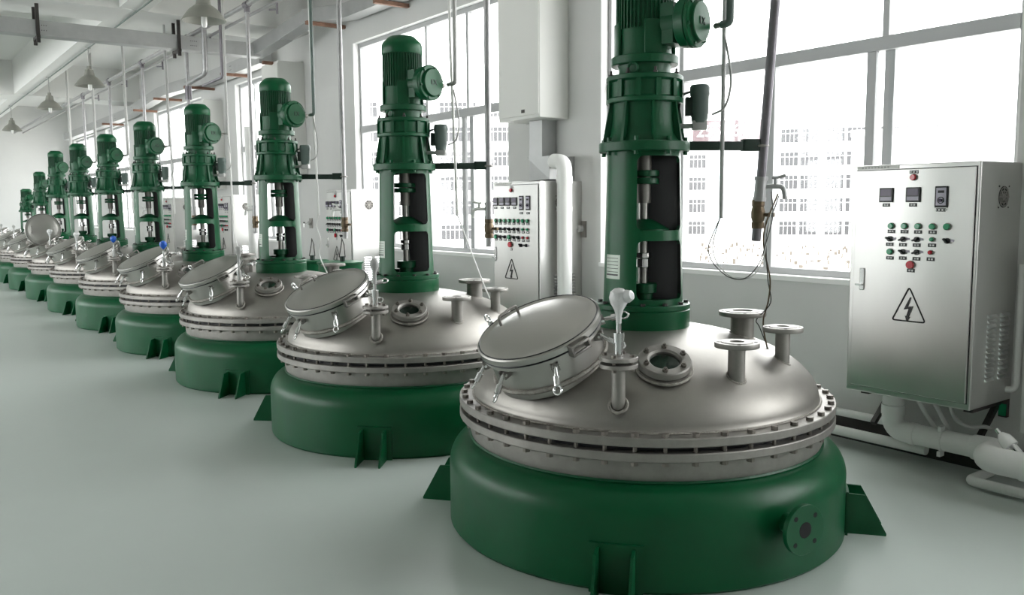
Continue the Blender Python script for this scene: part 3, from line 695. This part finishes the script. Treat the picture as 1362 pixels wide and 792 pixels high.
trunk('cable_trunking', [(-12.2, -6.3, 3.82), (-12.2, 4.55, 3.82), (-11.55, 4.72, 3.98), (-11.1, 4.87, 4.13), (-10.3, 5.08, 4.09), (-1.5, 5.08, 4.03)], .2, .185, 'galvanised cable trunking crossing under the near ceiling beam to the window wall', [(-12.2, 1.78, 3.82), (-12.2, 3.45, 3.82), (-12.2, -1.0, 3.82)])
trunk('cable_trunking', [(-13.2, 5.05, 3.92), (-15.8, 5.05, 3.92), (-17.8, 4.9, 3.94), (-18.6, 4.9, 3.94), (-22, 5.05, 3.85), (-30, 5.05, 3.85)], .2, .2, 'galvanised cable trunking high on the wall above the far windows')
BR = ['directly left of the second window', 'over the left half of the second window', 'at the wall box behind the third reactor motor', 'over the right half of the second window',
      'nearest one over the third window', 'just left of the third window', 'second one over the far windows', 'third one over the far windows', 'farthest one over the far windows']
for k, (x, y0, z) in enumerate(((-10.8, 4.7, 4.0), (-9.1, 4.8, 3.96), (-12.38, 4.7, 3.705), (-7.3, 4.8, 3.95), (-14.4, 4.75, 3.80), (-16.3, 4.7, 3.80), (-18.4, 4.7, 3.81), (-20.3, 4.75, 3.76), (-23.5, 4.75, 3.72))):
    tag(MB().span((x-.03, y0, z-.025), (x+.03, Y_WIN, z+.02)).build('tray_bracket', 'rust', smooth=0, bevel=.003), 'rusty trunking bracket arm '+BR[k], 'bracket', 'rusty trunking brackets')

# ------------------------------------------------------------------ control cabinets
def cabinet(x0, w, kind, label):
    D_ = Y_WIN-4.76; H_ = 1.362
    t = thing('control_cabinet', label, 'cabinet', (x0+w/2, Y_WIN, .46), 0, 'stainless control cabinets on the window wall')
    P = lambda u, z, d=0: V((u-w/2, -D_-d, z))
    bd = MB().span(P(0, 0), (w/2, 0, H_)).build('body', 'stainless_sheet', t, 0, .006)
    dr = MB().span(P(.032, .038, .012), P(w-.022, H_-.03, -.004)).build('door', 'stainless_sheet', t, 0, .003)
    gp = MB()
    for a, b in (((.026, .034), (w-.016, .038)), ((.026, H_-.03), (w-.016, H_-.026)), ((.027, .034), (.032, H_-.026)), ((w-.022, .034), (w-.017, H_-.026))): gp.span(P(a[0], a[1], .001), P(b[0], b[1], -.002))
    gp.build('door_gap', 'black_plastic', t, 0)
    def plate(u, z, pw=.045, ph=.02, n=2):
        p = MB().span(P(u-pw/2, z-ph/2, .0125), P(u+pw/2, z+ph/2, .015)).build('label_plate', 'black_plastic', dr, 0)
        m = MB()
        for k in range(n):
            cx = u+(k-(n-1)/2)*pw*.36; m.span(P(cx-.005, z-.0045, .0148), P(cx+.005, z+.0045, .0156))
        m.build('plate_characters', 'white_mark', dr, 0)
    def button(u, z, mt, r=.0165):
        c = P(u, z, .012); MB().cyl(c, c+V((0, -.006, 0)), r+.003, n=20).build('button_ring', 'steel_dull', dr)
        MB().cyl(c+V((0, -.005, 0)), c+V((0, -.02, 0)), r, n=20, bev=.003).build('push_button', mt, dr)
    def selector(u, z, a=.5):
        c = P(u, z, .012); MB().cyl(c, c+V((0, -.01, 0)), .0155, n=18).build('selector_base', 'black_plastic', dr)
        MB().box((0, 0, 0), (.034, .02, .01), Matrix.Translation(c+V((-.004, -.016, 0))) @ Matrix.Rotation(a, 4, 'Y')).build('selector_knob', 'black_plastic', dr, 0, .002)
        MB().box((0, 0, 0), (.022, .002, .012), Matrix.Translation(c+V((.026, -.001, .002)))).build('selector_plate', 'display_grey', dr, 0)
    def display(u, z, s=.084):
        MB().span(P(u-s/2, z-s/2, .012), P(u+s/2, z+s/2, .022)).build('display', 'black_plastic', dr, 0, .003)
        MB().span(P(u-s*.38, z-s*.05, .021), P(u+s*.38, z+s*.4, .0235)).build('display_screen', 'display_purple', dr, 0)
        MB().span(P(u-s*.4, z-s*.38, .021), P(u+s*.4, z-s*.12, .0235)).build('display_keys', 'display_grey', dr, 0)
    def meter(u, z, mw=.072, mh=.118):
        MB().span(P(u-mw/2, z-mh/2, .012), P(u+mw/2, z+mh/2, .02)).build('speed_controller', 'black_plastic', dr, 0, .003)
        MB().span(P(u-mw*.38, z-mh*.4, .0195), P(u+mw*.38, z+mh*.42, .0215)).build('controller_face', 'display_grey', dr, 0)
        MB().span(P(u-mw*.24, z+mh*.18, .0205), P(u+mw*.24, z+mh*.3, .0225)).build('controller_screen', 'black_plastic', dr, 0)
        c = P(u, z-mh*.16, .021); MB().lathe([(.014, 0), (.0195, 0), (.0195, .002), (.014, .002)], 24, frame(c, (0, -1, 0)), True).build('dial_ring', 'black_plastic', dr)
        MB().cyl(c, c+V((0, -.012, 0)), .009, n=16).build('dial_knob', 'display_purple', dr)
    red = kind == 'near'
    lu = .386 if red else .306
    button(lu, 1.284, 'red_button'); plate(lu, 1.314, .05, .018, 3)
    if red:
        for u in (.227, .388): display(u, 1.186); plate(u, 1.129)
        meter(.549, 1.172); plate(.548, 1.10, .052, .018, 4)
        for u in (.265, .344, .424, .507): button(u, 1.008, 'green_button'); plate(u, .976)
        button(.589, 1.008, 'green_button', .018)
        for u, a in ((.258, .5), (.338, -.4), (.419, -.4)): selector(u, .933, a); plate(u, .901)
        button(.507, .936, 'green_button', .011); plate(.507, .903)
        selector(.591, .93, .8)
        button(.263, .859, 'green_button'); plate(.262, .822)
        for u, a in ((.340, .5), (.421, -.4)): selector(u, .861, a); plate(u, .824)
        button(.502, .863, 'red_button', .011); plate(.503, .825)
        button(.389, .788, 'red_button', .022); plate(.391, .755)
        tri = ((.386, .659), (.289, .462), (.487, .462))
        hu = .092
    else:
        for u in (.056, .159, .254, .353): display(u, 1.182, .078); plate(u, 1.125)
        for u in (.457, .558): meter(u, 1.167, .062, .13); plate(u, 1.075)
        us = [.06+.0705*k for k in range(8)]
        for k, u in enumerate(us):
            button(u, 1.005, 'green_button'); plate(u, .978, .04)
            selector(u, .928, (-.4, .5)[k % 2]) if k < 6 else button(u, .928, 'green_button', .011)
            plate(u, .901, .04)
            if k in (0, 3): button(u, .853, 'green_button', .02)
            elif k < 6: selector(u, .853, .5)
            else: button(u, .853, 'red_button', .011)
            plate(u, .826, .04)
        button(.288, .785, 'red_button', .026); plate(.3, .74, .03)
        selector(.452, .782, .9); selector(.527, .783, .2)
        tri = ((.302, .654), (.195, .468), (.399, .468)); hu = .018+.03
    # warning triangle with lightning bolt
    pts = [P(u, z, .0135) for u, z in tri]; c0 = (pts[0]+pts[1]+pts[2])/3
    rim = fillet([pts[0].lerp(pts[1], .5), pts[1], pts[2], pts[0], pts[0].lerp(pts[1], .5)], .018, 5)
    MB().tube(rim, .0042, 6).build('warning_triangle', 'black_plastic', dr)
    bolt = [(.006, .062), (-.028, -.012), (.0, -.006), (-.012, -.05), (-.019, -.046), (-.008, -.082), (.012, -.052), (.003, -.052), (.026, .012), (-.004, .006), (.014, .062)]
    MB().prism([(a*1.05, b*1.0) for a, b in bolt], .002, Matrix.Translation(c0+V((0, 0, .012))) @ Matrix.Rotation(PI/2, 4, 'X')).build('lightning_mark', 'black_plastic', dr, 0)
    # handle
    MB().span(P(hu-.016, .622, .012), P(hu+.016, .755, .02)).build('handle', 'chrome', dr, 0, .006)
    MB().box((0, 0, 0), (.045, .012, .012), Matrix.Translation(P(hu-.014, .655, .028))).build('handle_lever', 'chrome', dr, 0, .003)
    # name strip
    MB().span(P(.03, H_-.024, .0), P(.29, H_-.004, .0035)).build('name_strip', 'cream_box', t, 0)
    m = MB()
    for k in range(9): m.span(P(.06+k*.02, H_-.019, .003), P(.071+k*.02, H_-.009, .0042))
    m.build('strip_characters', 'grey_plastic', t, 0)
    # fan grille on the right side
    fy = -D_+.271 if red else -D_+.24
    c = V((w/2, fy, 1.169)); fm = MB()
    for R_ in (.018, .035, .052): fm.torus(c+V((.002, 0, 0)), (1, 0, 0), R_, .0032, 24, 6)
    for k in range(4): fm.box((.002, 0, 0), (.005, .006, .118), Matrix.Translation(c) @ Matrix.Rotation(k*PI/4, 4, 'X'))
    MB().cyl(c+V((-.003, 0, 0)), c+V((.0012, 0, 0)), .06, n=32).build('fan_opening', 'hole', t)
    fm.build('fan_guard', 'steel_dull', t)
    for a, b in ((-1, -1), (-1, 1), (1, -1), (1, 1)):
        MB().cyl(c+V((0, a*.058, b*.058)), c+V((.003, a*.058, b*.058)), .005, n=8).build('fan_screw', 'black_plastic', t)
    lm_ = None
    for col in (.15, .302):
        for k in range(14):
            if lm_ is None:
                lm_ = MB().add([(0, -.052, -.009), (0, .052, -.009), (0, -.052, .009), (0, .052, .009), (.012, -.048, -.009), (.012, .048, -.009)], [(0, 1, 5, 4), (4, 5, 3, 2), (0, 4, 2), (1, 3, 5)]).mesh('louvre', 0); lm_.materials.append(M['chrome'])
            lv = link('louvre', lm_, None, t); lv.location = (w/2-.0005, -D_+col+.055, .15+k*.0277)
    for u in (.06, w-.06):
        MB().box((u-w/2, -.2, -.02), (.05, .36, .03)).box((0, 0, 0), (.03, .03, .34), Matrix.Translation((u-w/2, -.14, -.13)) @ Matrix.Rotation(-.85, 4, 'X')).build('wall_bracket', 'bracket_dark', t, 0)
cabinet(-2.966, .749, 'near', 'stainless control cabinet with three meters, nearest the camera at right')
cabinet(-6.712, .715, 'far', 'stainless control cabinet with eight button columns, beside the white upright pipe')
cabinet(-10.47, .73, 'far', 'stainless control cabinet between the second and third reactors')
cabinet(-14.9, .73, 'far', 'stainless control cabinet behind the fourth reactor column')
cabinet(-18.3, .73, 'far', 'stainless control cabinet behind the fifth reactor, farthest visible')

# ------------------------------------------------------------------ white wall boxes and ducts
def wall_box(x0, x1, y0, z0, z1, label):
    t = thing('wall_box', label, 'box', ((x0+x1)/2, Y_WIN, z0), 0, 'white boxes high on the window wall')
    w = x1-x0; d = Y_WIN-y0; h = z1-z0
    MB().span((-w/2, -d, 0), (w/2, 0, h)).build('case', 'cream_box', t, 0, .006)
    MB().span((-w/2+.012, -d-.01, .03), (w/2-.008, -d+.004, h-.03)).build('cover', 'cream_box', t, 0, .004)
    MB().span((-.02+w*.12, -d-.013, .055), (.03+w*.12, -d-.006, .085)).build('latch', 'bracket_dark', t, 0)
wall_box(-6.81, -6.18, 4.905, 2.4, 3.78, 'large cream wall box above the cabinet with the white pipe')
wall_box(-12.82, -12.175, 4.85, 2.1, 3.72, 'white wall box behind the motor of the third reactor')
wall_box(-16.5, -15.87, 4.9, 1.95, 3.55, 'white wall box behind the motor of the fourth reactor')
t = thing('sheet_duct', 'galvanised sheet duct joining the cream box to the cabinet below', 'duct', (-6.45, Y_WIN, 1.84))
MB().span((-.105, -.176, .2), (.09, 0, .56)).build('upper_duct', 'galvanised', t, 0, .003)
MB().add([(-.105, -.176, .0), (.35, -.3, .0), (.35, -.3, .21), (.02, -.3, .21), (-.105, -.176, .2), (-.105, 0, 0), (.35, 0, 0), (.35, 0, .21), (.02, 0, .21), (-.105, 0, .2)], [(0, 1, 2, 3, 4), (5, 9, 8, 7, 6), (1, 6, 7, 2), (0, 4, 9, 5), (0, 5, 6, 1), (2, 7, 8, 3), (3, 8, 9, 4)]).build('lower_duct', 'galvanised', t, 0)
t = thing('upright_pipe', 'white plastic upright pipe with bend at top beside the cabinet', 'pipe', (-5.905, 4.965, 0))
MB().tube(fillet([(0, 0, 0), (0, 0, 1.985), (-.17, .02, 2.0)], .11, 10), .068, 28).build('pipe', 'pvc', t)
MB().cyl((0, 0, 1.55), (0, 0, 1.59), .0705, n=28).build('pipe_strap', 'pvc', t)
MB().cyl((0, 0, 1.80), (0, 0, 1.86), .073, n=28).build('socket', 'pvc', t)
t = thing('upright_pipe', 'white plastic upright pipe behind the fourth reactor', 'pipe', (-13.75, 4.95, 0))
MB().cyl((0, 0, 0), (0, 0, 2.9), .07, n=24).build('pipe', 'pvc', t)
def wall_switch(x, z, label):
    t = thing('isolator_switch', label, 'switch', (x, Y_WIN, z), 0, 'isolator switches on the window wall')
    MB().span((-.055, -.012, -.075), (.055, 0, .075)).build('plate', 'steel_dull', t, 0, .002)
    MB().cyl((0, -.01, .005), (0, -.055, .005), .032, n=20, bev=.004).build('switch_body', 'grey_plastic', t)
    MB().cyl((0, -.05, .005), (-.07, -.085, -.0), .008, n=10).cyl((-.07, -.085, .0), (-.07, -.085, -.06), .009, n=10).build('lever', 'chrome', t)
    MB().lathe([(0, -.015), (.012, -.008), (.014, .004), (.008, .014), (0, .016)], 12, Matrix.Translation((-.07, -.085, .006))).build('lever_knob', 'black_plastic', t)
wall_switch(-5.985, 1.383, 'steel isolator switch on the wall right of the white upright pipe')
wall_switch(-12.1, 1.37, 'steel isolator switch on the wall right of the third reactor column')

# ------------------------------------------------------------------ low pipes along the wall at right
t = thing('drain_pipe', 'thick white drain pipe with bends under the nearest control cabinet', 'pipe', (-2.79, 5.0, 0))
MB().tube(fillet([(0, 0, .455), (0, 0, .2), (.57, 0, .2), (.57, -.02, .2)], .09, 8)[:-1], .063, 28).build('pipe', 'pvc', t)
MB().tube(fillet([(.5, 0, .2), (.64, -.02, .21), (.66, -.25, .22), (1.8, -.25, .22)], .1, 8), .072, 28).build('elbow_pipe', 'pvc', t)
MB().cyl((0, 0, .3), (0, 0, .36), .068, n=28).cyl((.12, 0, .2), (.16, 0, .2), .068, n=28).build('socket', 'pvc', t)
MB().cyl((.31, 0, .2), (.33, 0, .2), .067, n=28).box((.32, -.03, .275), (.02, .05, .03)).box((.32, -.03, .125), (.02, .05, .03)).build('pipe_strap', 'pvc', t)
MB().cyl((.86, -.25, .22), (.94, -.25, .22), .077, n=28).build('socket', 'pvc', t)
tag(MB().tube([(-6.0, 5.06, .10), (-2.6, 5.06, .10)], .032, 16).build('floor_pipe', 'pvc'), 'white pipe lying along the wall base with open cut end', 'pipe')
tag(MB().tube([(-6.0, 5.12, .21), (-2.85, 5.12, .21)], .026, 16).build('wall_pipe', 'pvc'), 'thin white pipe along the wall just above the cut pipe', 'pipe')
tag(MB().tube(fillet([(-2.25, 5.12, .04), (-2.25, 4.86, .04), (-1.2, 4.86, .04)], .05), .028, 16).build('floor_pipe', 'pvc'), 'small white elbow pipe on the floor at the lower right', 'pipe')
tag(MB().tube(fillet([(-2.29, 5.19, .515), (-2.165, 5.19, .53), (-2.165, 5.19, 1.25)], .04), .018, 12).build('wall_conduit', 'pvc'), 'white conduit rising up the wall right of the nearest cabinet', 'conduit')
tag(MB().tube([(-2.09, 5.16, .3), (-2.09, 5.16, 1.3)], .03, 14).build('wall_conduit', 'pvc'), 'thicker white upright conduit at the right picture edge', 'conduit')
for k, (x, dx) in enumerate(((-2.62, .06), (-2.52, .04))):
    tag(MB().tube(spline([(x-.06, 5.03, .46), (x, 5.06, .33), (x+dx, 5.1, .22)]), .013, 10).build('hose', 'pvc'), ('left' if k == 0 else 'right')+' white hose hanging from the underside of the nearest cabinet', 'hose')
tag(MB().tube(spline([(-2.42, 4.95, .46), (-2.4, 4.97, .36), (-2.33, 5.0, .31), (-2.27, 5.05, .315), (-2.25, 5.1, .3)]), .012, 10).build('hose', 'grey_plastic'), 'curled grey hose under the right corner of the nearest cabinet', 'hose')
t = thing('wall_socket', 'small dark socket with green plate below the nearest cabinet', 'socket', (-2.245, Y_WIN, .35))
MB().span((-.025, -.03, 0), (.025, 0, .14)).build('socket_case', 'bracket_dark', t, 0, .003)
MB().span((-.02, -.036, .01), (.02, -.028, .08)).build('green_plate', 'green_button', t, 0)
# compact fluorescent bulb resting on the drain pipe
t = thing('fluorescent_bulb', 'compact fluorescent bulb lying on the drain pipe at the right edge', 'bulb', (-2.06, 4.83, .33))
d_ = V((.5, -.1, -.42)).normalized(); T = frame((0, 0, 0), d_)
MB().lathe([(0, -.06), (.013, -.06), (.014, -.03), (.0, -.03)], 16, T).build('screw_cap', 'chrome', t)
MB().lathe([(0, -.03), (.016, -.03), (.036, .0), (.04, .03), (.04, .055), (0, .06)], 24, T).build('ballast', 'bulb_glass', t)
for k in range(4):
    a = k*PI/2+.4; c = V((.022*math.cos(a), .022*math.sin(a), 0))
    MB().tube([T @ (c+V((0, 0, .055))), T @ (c+V((0, 0, .15)))], .009, 10).build('tube', 'bulb_glass', t)

# ------------------------------------------------------------------ green drums behind the row
def drum(x, y, r, h, label):
    t = thing('buffer_drum', label, 'drum', (x, y, 0), 0, 'green drums behind the reactors')
    MB().lathe([(0, 0), (r, 0), (r, h-.02), (r+.008, h-.018), (r+.008, h), (0, h+.004)], 40).build('drum_body', 'green', t)
    MB().lathe([(r+.01, h-.008), (r+.018, h-.006), (r+.018, h+.01), (r+.008, h+.012), (0, h+.012)], 40).build('drum_lid', 'green_cast', t)
    MB().cyl((.02, .02, h+.01), (.02, .02, h+.07), .03, n=14).build('filler_cap', 'dark_green', t)
    MB().tube([(-.02, 0, h+.06), (.0, .02, h+.2), (.02, .02, h+.27), (.05, .03, h+.2), (.07, .03, h+.06)], .006, 8).build('wire_handle', 'bracket_dark', t)
drum(-8.88, 4.18, .24, .985, 'green drum with wire handle between the second and third reactors')
drum(-9.75, 4.2, .2, .96, 'smaller green drum tucked behind the third reactor')
